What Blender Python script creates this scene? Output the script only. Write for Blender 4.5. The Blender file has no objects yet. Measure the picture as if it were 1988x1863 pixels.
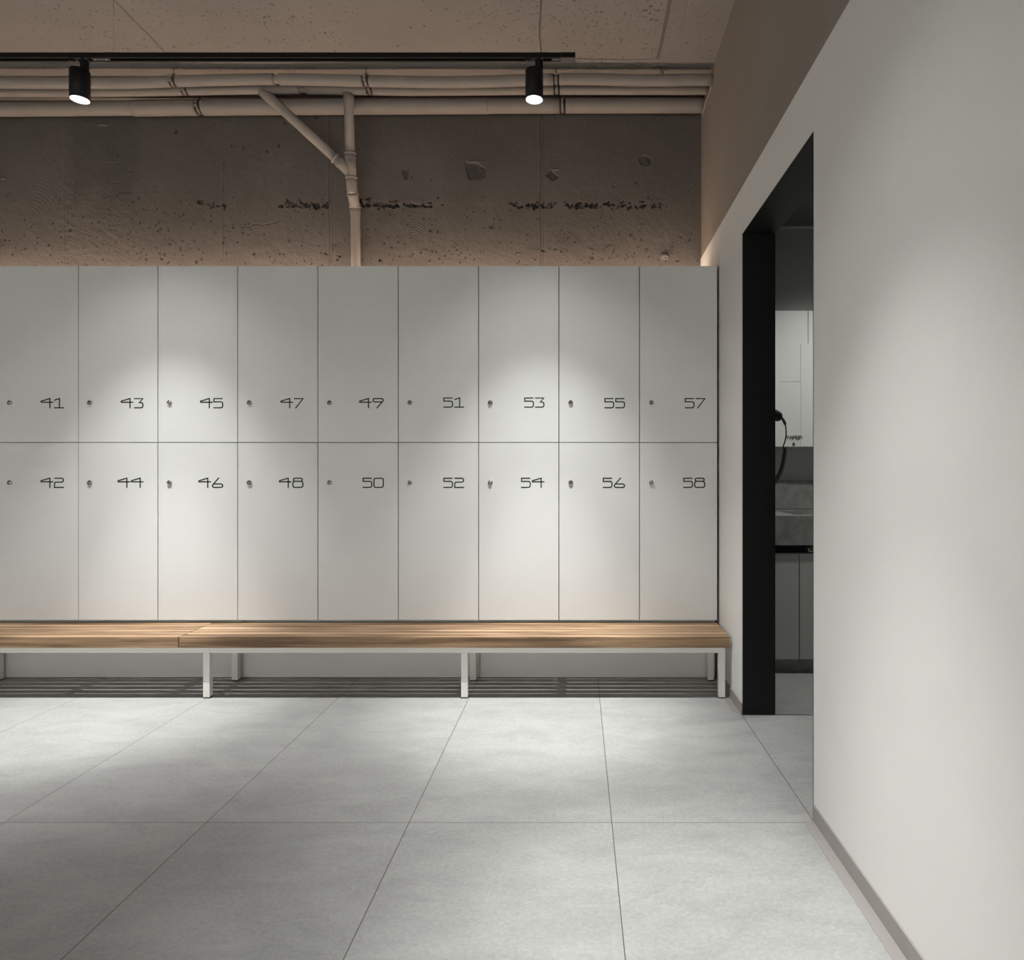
import bpy, math, random
import numpy as np
from mathutils import Vector

# ------------------------------------------------------------------ camera, world, exposure
SC = bpy.context.scene
COL = SC.collection
F, CX, CY, CH = 1320.0, 1121.0, 916.0, 1.037        # focal length (px), vanishing point, eye height
cam_d = bpy.data.cameras.new('camera')
cam = bpy.data.objects.new('camera', cam_d)
COL.objects.link(cam)
cam.location = (0, 0, CH)
cam.rotation_euler = (math.pi / 2, 0, 0)
cam_d.sensor_width = 36.0
cam_d.sensor_fit = 'HORIZONTAL'
cam_d.lens = 36.0 * F / 1988.0
cam_d.shift_x = (994.0 - CX) / 1988.0
cam_d.shift_y = (CY - 931.5) / 1988.0
cam_d.clip_start = 0.02
SC.camera = cam
wd = bpy.data.worlds.new('world')
SC.world = wd
wd.use_nodes = True
wd.node_tree.nodes['Background'].inputs[0].default_value = (0.9, 0.95, 1.0, 1)
wd.node_tree.nodes['Background'].inputs[1].default_value = 0.0
SC.view_settings.view_transform = 'Standard'
SC.view_settings.look = 'None'
SC.view_settings.gamma = 1.0
SC.view_settings.use_curve_mapping = False
SC.view_settings.exposure = 0.42

# one spotlight = hot core + beam + faint spill off the reflector: (power, cone in degrees)
BEAMS = ((240.0, 38), (150.0, 62), (22.0, 100))
SPOT_COL = (0.99, 0.997, 0.985)
COVE_E = 60.0          # emission of the warm strip on top of the lockers
COVE_COL = (1.0, 0.76, 0.58)
ROOM_W = 58.0          # added downlight in the washroom


# ------------------------------------------------------------------ helpers
def px(x, y, Y):
    """photo pixel at depth Y -> point"""
    return Vector(((x - CX) * Y / F, Y, CH + (CY - y) * Y / F))


class MB:
    """collects shapes, builds ONE mesh object"""
    def __init__(self):
        self.v, self.f, self.m, self.s = [], [], [], []

    def quad(self, idx, mi=0, sm=False):
        self.f.append(tuple(idx)); self.m.append(mi); self.s.append(sm)

    def box(self, x0, x1, y0, y1, z0, z1, mi=0):
        b = len(self.v)
        self.v += [(x0, y0, z0), (x1, y0, z0), (x1, y1, z0), (x0, y1, z0),
                   (x0, y0, z1), (x1, y0, z1), (x1, y1, z1), (x0, y1, z1)]
        for q in ((0, 3, 2, 1), (4, 5, 6, 7), (0, 1, 5, 4), (1, 2, 6, 5), (2, 3, 7, 6), (3, 0, 4, 7)):
            self.quad([b + i for i in q], mi)
        return self

    def prism(self, pts, ax, a0, a1, mi=0):
        """extrude a 2-D outline along axis ax (0 x, 1 y, 2 z)"""
        b = len(self.v); n = len(pts)
        for a in (a0, a1):
            for p in pts:
                c = list(p); c.insert(ax, a); self.v.append(tuple(c))
        self.quad([b + i for i in range(n)][::-1], mi)
        self.quad([b + n + i for i in range(n)], mi)
        for i in range(n):
            j = (i + 1) % n
            self.quad((b + i, b + j, b + n + j, b + n + i), mi)
        return self

    def tube(self, pts, rad, n=16, mi=0, caps=True, smooth=True):
        pts = [Vector(p) for p in pts]
        if not isinstance(rad, (list, tuple)):
            rad = [rad] * len(pts)
        b = len(self.v)
        t0 = (pts[1] - pts[0]).normalized()
        up = Vector((0, 0, 1)) if abs(t0.z) < 0.9 else Vector((0, 1, 0))
        u = t0.cross(up).normalized()
        for i, p in enumerate(pts):
            a = pts[max(i - 1, 0)]; c = pts[min(i + 1, len(pts) - 1)]
            t = (c - a)
            t = t.normalized() if t.length > 1e-9 else t0
            u = (u - t * u.dot(t)).normalized()
            w = t.cross(u)
            for k in range(n):
                an = 2 * math.pi * k / n
                q = p + (u * math.cos(an) + w * math.sin(an)) * rad[i]
                self.v.append(tuple(q))
        for i in range(len(pts) - 1):
            for k in range(n):
                k2 = (k + 1) % n
                self.quad((b + i * n + k, b + i * n + k2, b + (i + 1) * n + k2, b + (i + 1) * n + k), mi, smooth)
        if caps:
            self.quad([b + k for k in range(n)][::-1], mi)
            e = b + (len(pts) - 1) * n
            self.quad([e + k for k in range(n)], mi)
        return self

    def lathe(self, prof, o, axis, n=32, mi=0, smooth=True, mis=None):
        """prof: [(r, t)], revolved about axis through o"""
        o = Vector(o); axis = Vector(axis).normalized()
        up = Vector((0, 0, 1)) if abs(axis.z) < 0.9 else Vector((1, 0, 0))
        u = axis.cross(up).normalized(); w = axis.cross(u)
        b = len(self.v)
        for r, t in prof:
            for k in range(n):
                an = 2 * math.pi * k / n
                self.v.append(tuple(o + axis * t + (u * math.cos(an) + w * math.sin(an)) * max(r, 1e-5)))
        for i in range(len(prof) - 1):
            for k in range(n):
                k2 = (k + 1) % n
                self.quad((b + i * n + k, b + i * n + k2, b + (i + 1) * n + k2, b + (i + 1) * n + k),
                          mis[i] if mis else mi, smooth)
        return self

    def ribbon(self, pts, w, y0, y1, mi=0):
        """flat stroke in the x-z plane, mitred, of thickness y0..y1 (y0 towards the viewer)"""
        P = [Vector((p[0], p[1])) for p in pts]
        closed = (P[0] - P[-1]).length < 1e-7
        if closed:
            P = P[:-1]
        n = len(P); b = len(self.v)
        for i in range(n):
            a = P[i - 1] if (i > 0 or closed) else None
            c = P[(i + 1) % n] if (i < n - 1 or closed) else None
            d1 = (P[i] - a).normalized() if a is not None else None
            d2 = (c - P[i]).normalized() if c is not None else None
            if d1 is None: d1 = d2
            if d2 is None: d2 = d1
            n1 = Vector((-d1.y, d1.x)); n2 = Vector((-d2.y, d2.x))
            m = (n1 + n2)
            m = m.normalized() if m.length > 1e-6 else n1
            k = min(1.0 / max(m.dot(n1), 0.35), 1.9)
            for s in (1, -1):
                q = P[i] + m * (s * w / 2 * k)
                self.v.append((q.x, y0, q.y)); self.v.append((q.x, y1, q.y))
        seg = n if closed else n - 1
        for i in range(seg):
            A = b + 4 * i; B = b + 4 * ((i + 1) % n)
            self.quad((A, B, B + 2, A + 2), mi)
            self.quad((A, A + 1, B + 1, B), mi)
            self.quad((A + 2, B + 2, B + 3, A + 3), mi)
        if not closed:
            self.quad((b, b + 2, b + 3, b + 1), mi)
            e = b + 4 * (n - 1)
            self.quad((e, e + 1, e + 3, e + 2), mi)
        return self

    def mesh(self, name, mats, fix=True):
        me = bpy.data.meshes.new(name)
        me.from_pydata(self.v, [], self.f)
        for m in (mats if isinstance(mats, (list, tuple)) else [mats]):
            me.materials.append(m)
        me.polygons.foreach_set('material_index', self.m)
        me.polygons.foreach_set('use_smooth', self.s)
        me.update()
        if fix:
            import bmesh
            bm = bmesh.new(); bm.from_mesh(me)
            bmesh.ops.recalc_face_normals(bm, faces=bm.faces)
            bm.to_mesh(me); bm.free()
        return me

    def build(self, name, mats, parent=None, bevel=0.0, fix=True):
        return link(name, self.mesh(name, mats, fix), parent, bevel)


def link(name, me, parent=None, bevel=0.0):
    o = bpy.data.objects.new(name, me)
    COL.objects.link(o)
    if parent is not None:
        o.parent = parent
    if bevel:
        md = o.modifiers.new('bevel', 'BEVEL')
        md.width = bevel; md.segments = 2; md.limit_method = 'ANGLE'; md.angle_limit = math.radians(40)
    return o


def tag(o, label=None, cat=None, group=None, kind=None):
    if label: o['label'] = label
    if cat: o['category'] = cat
    if group: o['group'] = group
    if kind: o['kind'] = kind
    return o


def thing(name, loc, label, cat, group=None):
    o = bpy.data.objects.new(name, None)
    COL.objects.link(o)
    o.location = loc
    o.empty_display_size = 0.05
    return tag(o, label, cat, group)


def struct(o, label=None, cat=None):
    return tag(o, label, cat, None, 'structure')


# ------------------------------------------------------------------ materials
def mat(name, col, rough=0.5, metal=0.0, spec=0.5):
    m = bpy.data.materials.new(name)
    m.use_nodes = True
    b = m.node_tree.nodes['Principled BSDF']
    b.inputs['Base Color'].default_value = (*col, 1)
    b.inputs['Roughness'].default_value = rough
    b.inputs['Metallic'].default_value = metal
    b.inputs['Specular IOR Level'].default_value = spec
    return m


def N(m, t, **kw):
    n = m.node_tree.nodes.new(t)
    for k, v in kw.items():
        setattr(n, k, v)
    return n


def L(m, a, b):
    m.node_tree.links.new(a, b)


def noise_tint(m, col_a, col_b, scale=(3, 3, 3), detail=6, dist=0.0, rough=0.6, bump=0.0, bump_scale=None, lo=0.35, hi=0.65):
    """two tones mixed by noise; optional fine bump"""
    b = m.node_tree.nodes['Principled BSDF']
    tc = N(m, 'ShaderNodeTexCoord')
    mp = N(m, 'ShaderNodeMapping'); mp.inputs['Scale'].default_value = scale
    L(m, tc.outputs['Object'], mp.inputs['Vector'])
    nz = N(m, 'ShaderNodeTexNoise'); nz.inputs['Scale'].default_value = 1.0
    nz.inputs['Detail'].default_value = detail; nz.inputs['Roughness'].default_value = rough
    nz.inputs['Distortion'].default_value = dist
    L(m, mp.outputs[0], nz.inputs['Vector'])
    cr = N(m, 'ShaderNodeValToRGB')
    cr.color_ramp.elements[0].position = lo; cr.color_ramp.elements[0].color = (*col_a, 1)
    cr.color_ramp.elements[1].position = hi; cr.color_ramp.elements[1].color = (*col_b, 1)
    L(m, nz.outputs['Fac'], cr.inputs['Fac'])
    L(m, cr.outputs['Color'], b.inputs['Base Color'])
    if bump:
        n2 = N(m, 'ShaderNodeTexNoise'); n2.inputs['Scale'].default_value = bump_scale or 300
        n2.inputs['Detail'].default_value = 3
        L(m, tc.outputs['Object'], n2.inputs['Vector'])
        bp = N(m, 'ShaderNodeBump'); bp.inputs['Strength'].default_value = bump; bp.inputs['Distance'].default_value = 0.001
        L(m, n2.outputs['Fac'], bp.inputs['Height'])
        L(m, bp.outputs['Normal'], b.inputs['Normal'])
    return m


M = {}
M['laminate'] = noise_tint(mat('white_laminate', (0.66, 0.66, 0.64), 0.42, spec=0.35), (0.645, 0.645, 0.632), (0.672, 0.672, 0.660),
                           (2, 2, 2), bump=0.12, bump_scale=900)
M['carcass'] = mat('locker_carcass', (0.40, 0.39, 0.37), 0.6)
M['plaster'] = noise_tint(mat('white_wall_paint', (0.70, 0.69, 0.66), 0.75, spec=0.2), (0.685, 0.675, 0.65), (0.715, 0.705, 0.68),
                          (1.5, 1.5, 1.5), bump=0.10, bump_scale=500)
M['taupe'] = noise_tint(mat('taupe_paint', (0.27, 0.235, 0.205), 0.8, spec=0.2), (0.26, 0.225, 0.195), (0.28, 0.245, 0.215),
                        (1.5, 1.5, 1.5), bump=0.1, bump_scale=500)
M['pipe'] = noise_tint(mat('taupe_painted_pipe', (0.30, 0.26, 0.23), 0.62, spec=0.25), (0.285, 0.25, 0.226), (0.31, 0.275, 0.25), (9, 9, 9))
M['pipe_dark'] = mat('unpainted_pipe', (0.03, 0.028, 0.026), 0.7)
M['black'] = mat('black_coating', (0.006, 0.006, 0.006), 0.55, spec=0.25)
M['black_gloss'] = mat('black_plastic', (0.008, 0.008, 0.008), 0.25)
M['ink'] = mat('black_vinyl', (0.006, 0.006, 0.006), 0.6, spec=0.2)
M['chrome'] = mat('chrome', (0.50, 0.46, 0.43), 0.16, 1.0)
M['keyhole'] = mat('keyway_dark', (0.02, 0.018, 0.016), 0.5, 0.5)
M['frame'] = mat('powder_coated_steel', (0.76, 0.75, 0.71), 0.45, spec=0.4)
M['foot'] = mat('black_rubber', (0.012, 0.012, 0.012), 0.7)
M['base'] = noise_tint(mat('taupe_metal_skirting', (0.30, 0.28, 0.265), 0.45, spec=0.4), (0.285, 0.265, 0.25), (0.315, 0.295, 0.28), (1, 6, 6))
M['zinc'] = mat('galvanised_steel', (0.30, 0.265, 0.235), 0.45, 0.6)
M['cable'] = mat('painted_cable', (0.17, 0.15, 0.132), 0.7)
M['palecable'] = mat('pale_sealant', (0.36, 0.31, 0.27), 0.7)
M['steel'] = mat('brushed_steel', (0.42, 0.42, 0.41), 0.3, 1.0)
M['trackrail'] = mat('black_anodised_rail', (0.006, 0.006, 0.006), 0.6, spec=0.2)
M['trackgrey'] = mat('track_underside_lit', (0.06, 0.052, 0.046), 0.5)  # black parts made lighter: light on their undersides is in the colour
M['reflector'] = mat('white_reflector', (0.85, 0.85, 0.86), 0.35)
M['greywall'] = noise_tint(mat('grey_plaster', (0.30, 0.305, 0.29), 0.8, spec=0.2), (0.44, 0.45, 0.435), (0.46, 0.47, 0.455), (2, 2, 2))
M['darkwall'] = mat('dark_grey_ceiling_paint', (0.16, 0.16, 0.155), 0.85, spec=0.1)
M['vanity'] = noise_tint(mat('grey_laminate', (0.40, 0.40, 0.385), 0.5, spec=0.3), (0.39, 0.39, 0.375), (0.41, 0.41, 0.395), (3, 3, 3))
M['cast'] = noise_tint(mat('cast_concrete', (0.26, 0.26, 0.25), 0.7, spec=0.25), (0.185, 0.185, 0.175), (0.27, 0.27, 0.26), (14, 14, 14),
                       detail=9, bump=0.3, bump_scale=250)
M['cabinet'] = noise_tint(mat('mirror_white_and_bead', (0.68, 0.69, 0.67), 0.4, spec=0.35), (0.67, 0.68, 0.66), (0.69, 0.70, 0.68), (2, 2, 2))  # white of the mirrored room put into the colour; also the pale bead

# lamps
def emit(name, col, s):
    m = bpy.data.materials.new(name); m.use_nodes = True
    nt = m.node_tree; nt.nodes.remove(nt.nodes['Principled BSDF'])
    e = nt.nodes.new('ShaderNodeEmission'); e.inputs[0].default_value = (*col, 1); e.inputs[1].default_value = s
    nt.links.new(e.outputs[0], nt.nodes['Material Output'].inputs[0])
    return m
M['led'] = emit('led_face', (0.97, 0.98, 1.0), 9.0)
M['cove'] = emit('warm_led_tape', COVE_COL, COVE_E)

# oak: grain runs along x, every slat differs
def oak():
    m = mat('oiled_oak', (0.4, 0.25, 0.14), 0.45, spec=0.35)
    b = m.node_tree.nodes['Principled BSDF']
    tc = N(m, 'ShaderNodeTexCoord'); oi = N(m, 'ShaderNodeObjectInfo')
    mul = N(m, 'ShaderNodeVectorMath', operation='MULTIPLY_ADD')
    mul.inputs[1].default_value = (1, 1, 1)
    cx = N(m, 'ShaderNodeCombineXYZ')
    mm = N(m, 'ShaderNodeMath', operation='MULTIPLY'); mm.inputs[1].default_value = 37.0
    L(m, oi.outputs['Random'], mm.inputs[0]); L(m, mm.outputs[0], cx.inputs[0]); L(m, mm.outputs[0], cx.inputs[2])
    L(m, tc.outputs['Object'], mul.inputs[0]); L(m, cx.outputs[0], mul.inputs[2])
    mp = N(m, 'ShaderNodeMapping'); mp.inputs['Scale'].default_value = (1.6, 55, 55)
    L(m, mul.outputs[0], mp.inputs['Vector'])
    n1 = N(m, 'ShaderNodeTexNoise'); n1.inputs['Scale'].default_value = 1; n1.inputs['Detail'].default_value = 8
    n1.inputs['Roughness'].default_value = 0.65; n1.inputs['Distortion'].default_value = 0.6
    L(m, mp.outputs[0], n1.inputs['Vector'])
    mp2 = N(m, 'ShaderNodeMapping'); mp2.inputs['Scale'].default_value = (1.1, 7, 7)
    L(m, mul.outputs[0], mp2.inputs['Vector'])
    n2 = N(m, 'ShaderNodeTexNoise'); n2.inputs['Scale'].default_value = 1; n2.inputs['Detail'].default_value = 3
    L(m, mp2.outputs[0], n2.inputs['Vector'])
    mix = N(m, 'ShaderNodeMath', operation='MULTIPLY_ADD'); mix.inputs[1].default_value = 0.50
    hf = N(m, 'ShaderNodeMath', operation='MULTIPLY'); hf.inputs[1].default_value = 0.50
    L(m, n2.outputs['Fac'], hf.inputs[0])
    L(m, n1.outputs['Fac'], mix.inputs[0]); L(m, hf.outputs[0], mix.inputs[2])
    cr = N(m, 'ShaderNodeValToRGB')
    e = cr.color_ramp.elements
    e[0].position = 0.38; e[0].color = (0.115, 0.064, 0.034, 1)
    e[1].position = 0.62; e[1].color = (0.52, 0.355, 0.225, 1)
    x = e.new(0.50); x.color = (0.31, 0.198, 0.113, 1)
    L(m, mix.outputs[0], cr.inputs['Fac']); L(m, cr.outputs['Color'], b.inputs['Base Color'])
    bp = N(m, 'ShaderNodeBump'); bp.inputs['Strength'].default_value = 0.15; bp.inputs['Distance'].default_value = 0.001
    L(m, n1.outputs['Fac'], bp.inputs['Height']); L(m, bp.outputs['Normal'], b.inputs['Normal'])
    return m
M['oak'] = oak()

# floor: 0.6 x 1.2 m concrete-look porcelain with thin brown joints
TX0, TY0 = 0.1019, 2.0125
def floor_mat():
    m = mat('porcelain_tiles', (0.5, 0.5, 0.48), 0.5, spec=0.3)
    b = m.node_tree.nodes['Principled BSDF']
    tc = N(m, 'ShaderNodeTexCoord'); sp = N(m, 'ShaderNodeSeparateXYZ')
    L(m, tc.outputs['Object'], sp.inputs[0])
    def cell(out, off, size):
        a = N(m, 'ShaderNodeMath', operation='SUBTRACT'); a.inputs[1].default_value = off; L(m, out, a.inputs[0])
        d = N(m, 'ShaderNodeMath', operation='DIVIDE'); d.inputs[1].default_value = size; L(m, a.outputs[0], d.inputs[0])
        fl = N(m, 'ShaderNodeMath', operation='FLOOR'); L(m, d.outputs[0], fl.inputs[0])
        pp = N(m, 'ShaderNodeMath', operation='PINGPONG'); pp.inputs[1].default_value = 0.5; L(m, d.outputs[0], pp.inputs[0])
        s = N(m, 'ShaderNodeMath', operation='MULTIPLY'); s.inputs[1].default_value = size; L(m, pp.outputs[0], s.inputs[0])
        return fl.outputs[0], s.outputs[0]
    ix, dx = cell(sp.outputs[0], TX0, 0.6)
    iy, dy = cell(sp.outputs[1], TY0, 1.2)
    mn = N(m, 'ShaderNodeMath', operation='MINIMUM'); L(m, dx, mn.inputs[0]); L(m, dy, mn.inputs[1])
    jt = N(m, 'ShaderNodeMath', operation='LESS_THAN'); jt.inputs[1].default_value = 0.00115; L(m, mn.outputs[0], jt.inputs[0])
    # a different patch of the print on every tile
    off = N(m, 'ShaderNodeCombineXYZ')
    k1 = N(m, 'ShaderNodeMath', operation='MULTIPLY'); k1.inputs[1].default_value = 7.3; L(m, ix, k1.inputs[0])
    k2 = N(m, 'ShaderNodeMath', operation='MULTIPLY'); k2.inputs[1].default_value = 11.9; L(m, iy, k2.inputs[0])
    L(m, k1.outputs[0], off.inputs[0]); L(m, k2.outputs[0], off.inputs[2])
    ad = N(m, 'ShaderNodeVectorMath', operation='ADD'); L(m, tc.outputs['Object'], ad.inputs[0]); L(m, off.outputs[0], ad.inputs[1])
    def nz(scale, det, rough, vec_scale):
        mp = N(m, 'ShaderNodeMapping'); mp.inputs['Scale'].default_value = vec_scale; L(m, ad.outputs[0], mp.inputs['Vector'])
        n = N(m, 'ShaderNodeTexNoise'); n.inputs['Scale'].default_value = scale; n.inputs['Detail'].default_value = det
        n.inputs['Roughness'].default_value = rough; n.inputs['Distortion'].default_value = 0.4
        L(m, mp.outputs[0], n.inputs['Vector'])
        return n.outputs['Fac']
    big = nz(1.0, 9, 0.68, (4.0, 8.0, 4.0))
    fine = nz(1.0, 6, 0.75, (80, 95, 80))
    a1 = N(m, 'ShaderNodeMath', operation='MULTIPLY'); a1.inputs[1].default_value = 0.50; L(m, big, a1.inputs[0])
    a2 = N(m, 'ShaderNodeMath', operation='MULTIPLY_ADD'); a2.inputs[1].default_value = 0.50; L(m, fine, a2.inputs[0]); L(m, a1.outputs[0], a2.inputs[2])
    cr = N(m, 'ShaderNodeValToRGB'); e = cr.color_ramp.elements
    e[0].position = 0.36; e[0].color = (0.262, 0.263, 0.255, 1)
    e[1].position = 0.64; e[1].color = (0.388, 0.389, 0.379, 1)
    L(m, a2.outputs[0], cr.inputs['Fac'])
    mx = N(m, 'ShaderNodeMix', data_type='RGBA')
    L(m, jt.outputs[0], mx.inputs['Factor']); L(m, cr.outputs['Color'], mx.inputs['A'])
    mx.inputs['B'].default_value = (0.085, 0.070, 0.056, 1)
    L(m, mx.outputs['Result'], b.inputs['Base Color'])
    bp = N(m, 'ShaderNodeBump'); bp.inputs['Strength'].default_value = 0.12; bp.inputs['Distance'].default_value = 0.001
    L(m, fine, bp.inputs['Height']); L(m, bp.outputs['Normal'], b.inputs['Normal'])
    return m
M['floor'] = floor_mat()

# raw concrete: the relief is in the mesh, the tone of the cement patches in a colour attribute
def concrete(name, a, bcol, patch):
    m = noise_tint(mat(name, a, 0.85, spec=0.15), a, bcol, (2.2, 2.2, 2.2), detail=8, bump=0.25, bump_scale=220)
    b = m.node_tree.nodes['Principled BSDF']
    src = b.inputs['Base Color'].links[0].from_socket
    at = N(m, 'ShaderNodeAttribute', attribute_name='cement')
    mx = N(m, 'ShaderNodeMix', data_type='RGBA')
    L(m, at.outputs['Fac'], mx.inputs['Factor']); L(m, src, mx.inputs['A'])
    mx.inputs['B'].default_value = (*patch, 1)
    L(m, mx.outputs['Result'], b.inputs['Base Color'])
    return m
M['concrete'] = concrete('raw_concrete_wall', (0.132, 0.116, 0.104), (0.156, 0.138, 0.124), (0.104, 0.094, 0.087))
M['ceiling'] = concrete('painted_concrete_ceiling', (0.28, 0.248, 0.225), (0.31, 0.276, 0.25), (0.2, 0.17, 0.15))

# ------------------------------------------------------------------ dimensions
WX = 0.705           # face of the right wall, white lower part
UX = 0.709           # face of its taupe upper part
WT = 0.842           # washroom side of that wall
LEDGE = 2.257
CEIL = 3.162
YB = 3.895           # concrete wall behind the lockers
YL = 3.372           # locker fronts
DY0, DY1, DH = 2.030, 2.903, 2.053   # doorway
RXL, RYB = -5.4, -2.6   # far left and rear of the changing room
WRX, WRY0, WRY1, WRC = 2.6, 1.2, 4.05, 2.497   # washroom

# ------------------------------------------------------------------ shell
o = MB().box(RXL, WRX, RYB, 4.2, -0.06, 0.0).build('floor', M['floor']); struct(o, 'grey concrete-look porcelain floor tiles with thin dark joints', 'floor')


# relief helpers -----------------------------------------------------
rng = np.random.default_rng(7)
def vnoise(U, V, s, seed):
    r = np.random.default_rng(seed)
    g = r.random((256, 256))
    u = U / s; v = V / s
    iu = np.floor(u).astype(int); iv = np.floor(v).astype(int)
    fu = u - iu; fv = v - iv
    fu = fu * fu * (3 - 2 * fu); fv = fv * fv * (3 - 2 * fv)
    a = g[iu % 256, iv % 256]; b = g[(iu + 1) % 256, iv % 256]
    c = g[iu % 256, (iv + 1) % 256]; d = g[(iu + 1) % 256, (iv + 1) % 256]
    return (a * (1 - fu) + b * fu) * (1 - fv) + (c * (1 - fu) + d * fu) * fv - 0.5

def fbm(U, V, s, seed, n=4):
    t = np.zeros_like(U); a = 1.0
    for i in range(n):
        t += a * vnoise(U, V, s, seed + i); s *= 0.5; a *= 0.55
    return t

def local(U, V, H, cu, cv, ru, rv, fn):
    """apply fn(du, dv) to the window around (cu, cv)"""
    us = U[:, 0]; vs = V[0, :]
    i0, i1 = np.searchsorted(us, (cu - ru, cu + ru)); j0, j1 = np.searchsorted(vs, (cv - rv, cv + rv))
    if i1 <= i0 or j1 <= j0:
        return
    H[i0:i1, j0:j1] += fn(U[i0:i1, j0:j1] - cu, V[i0:i1, j0:j1] - cv)

def pit(U, V, H, cu, cv, r, d, asp=1.0, rot=0.0, seed=0):
    def fn(a, b):
        c, s = math.cos(rot), math.sin(rot)
        p = (a * c + b * s) / asp; q = -a * s + b * c
        wob = 1 + 0.35 * np.sin(3 * np.arctan2(q, p) + seed) + 0.2 * np.sin(5 * np.arctan2(q, p) + 2 * seed)
        t = np.sqrt(p * p + q * q) / (r * wob)
        return -d * np.clip((1.25 - t) / 0.35, 0, 1)
    local(U, V, H, cu, cv, 2.4 * r * max(asp, 1), 2.4 * r * max(asp, 1), fn)

def grid_mesh(name, P, mats, cement=None):
    n, k = P.shape[:2]
    me = bpy.data.meshes.new(name)
    idx = np.arange(n * k).reshape(n, k)
    q = np.stack([idx[:-1, :-1], idx[1:, :-1], idx[1:, 1:], idx[:-1, 1:]], -1).reshape(-1, 4)
    me.vertices.add(n * k); me.vertices.foreach_set('co', P.reshape(-1).astype(np.float32))
    me.loops.add(q.size); me.loops.foreach_set('vertex_index', q.reshape(-1).astype(np.int32))
    me.polygons.add(len(q))
    me.polygons.foreach_set('loop_start', (np.arange(len(q)) * 4).astype(np.int32))
    me.polygons.foreach_set('loop_total', np.full(len(q), 4, np.int32))
    me.update(calc_edges=True)
    me.polygons.foreach_set('use_smooth', np.ones(len(q), bool))
    at = me.attributes.new('cement', 'FLOAT', 'POINT')
    at.data.foreach_set('value', (cement if cement is not None else np.zeros(n * k)).reshape(-1).astype(np.float32))
    me.materials.append(mats)
    me.validate(); me.update()
    return me

PXW = YB / F                                   # metres per photo pixel on the concrete wall
def wu(x): return (x - CX) * PXW
def wv(y): return CH + (CY - y) * PXW

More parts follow.
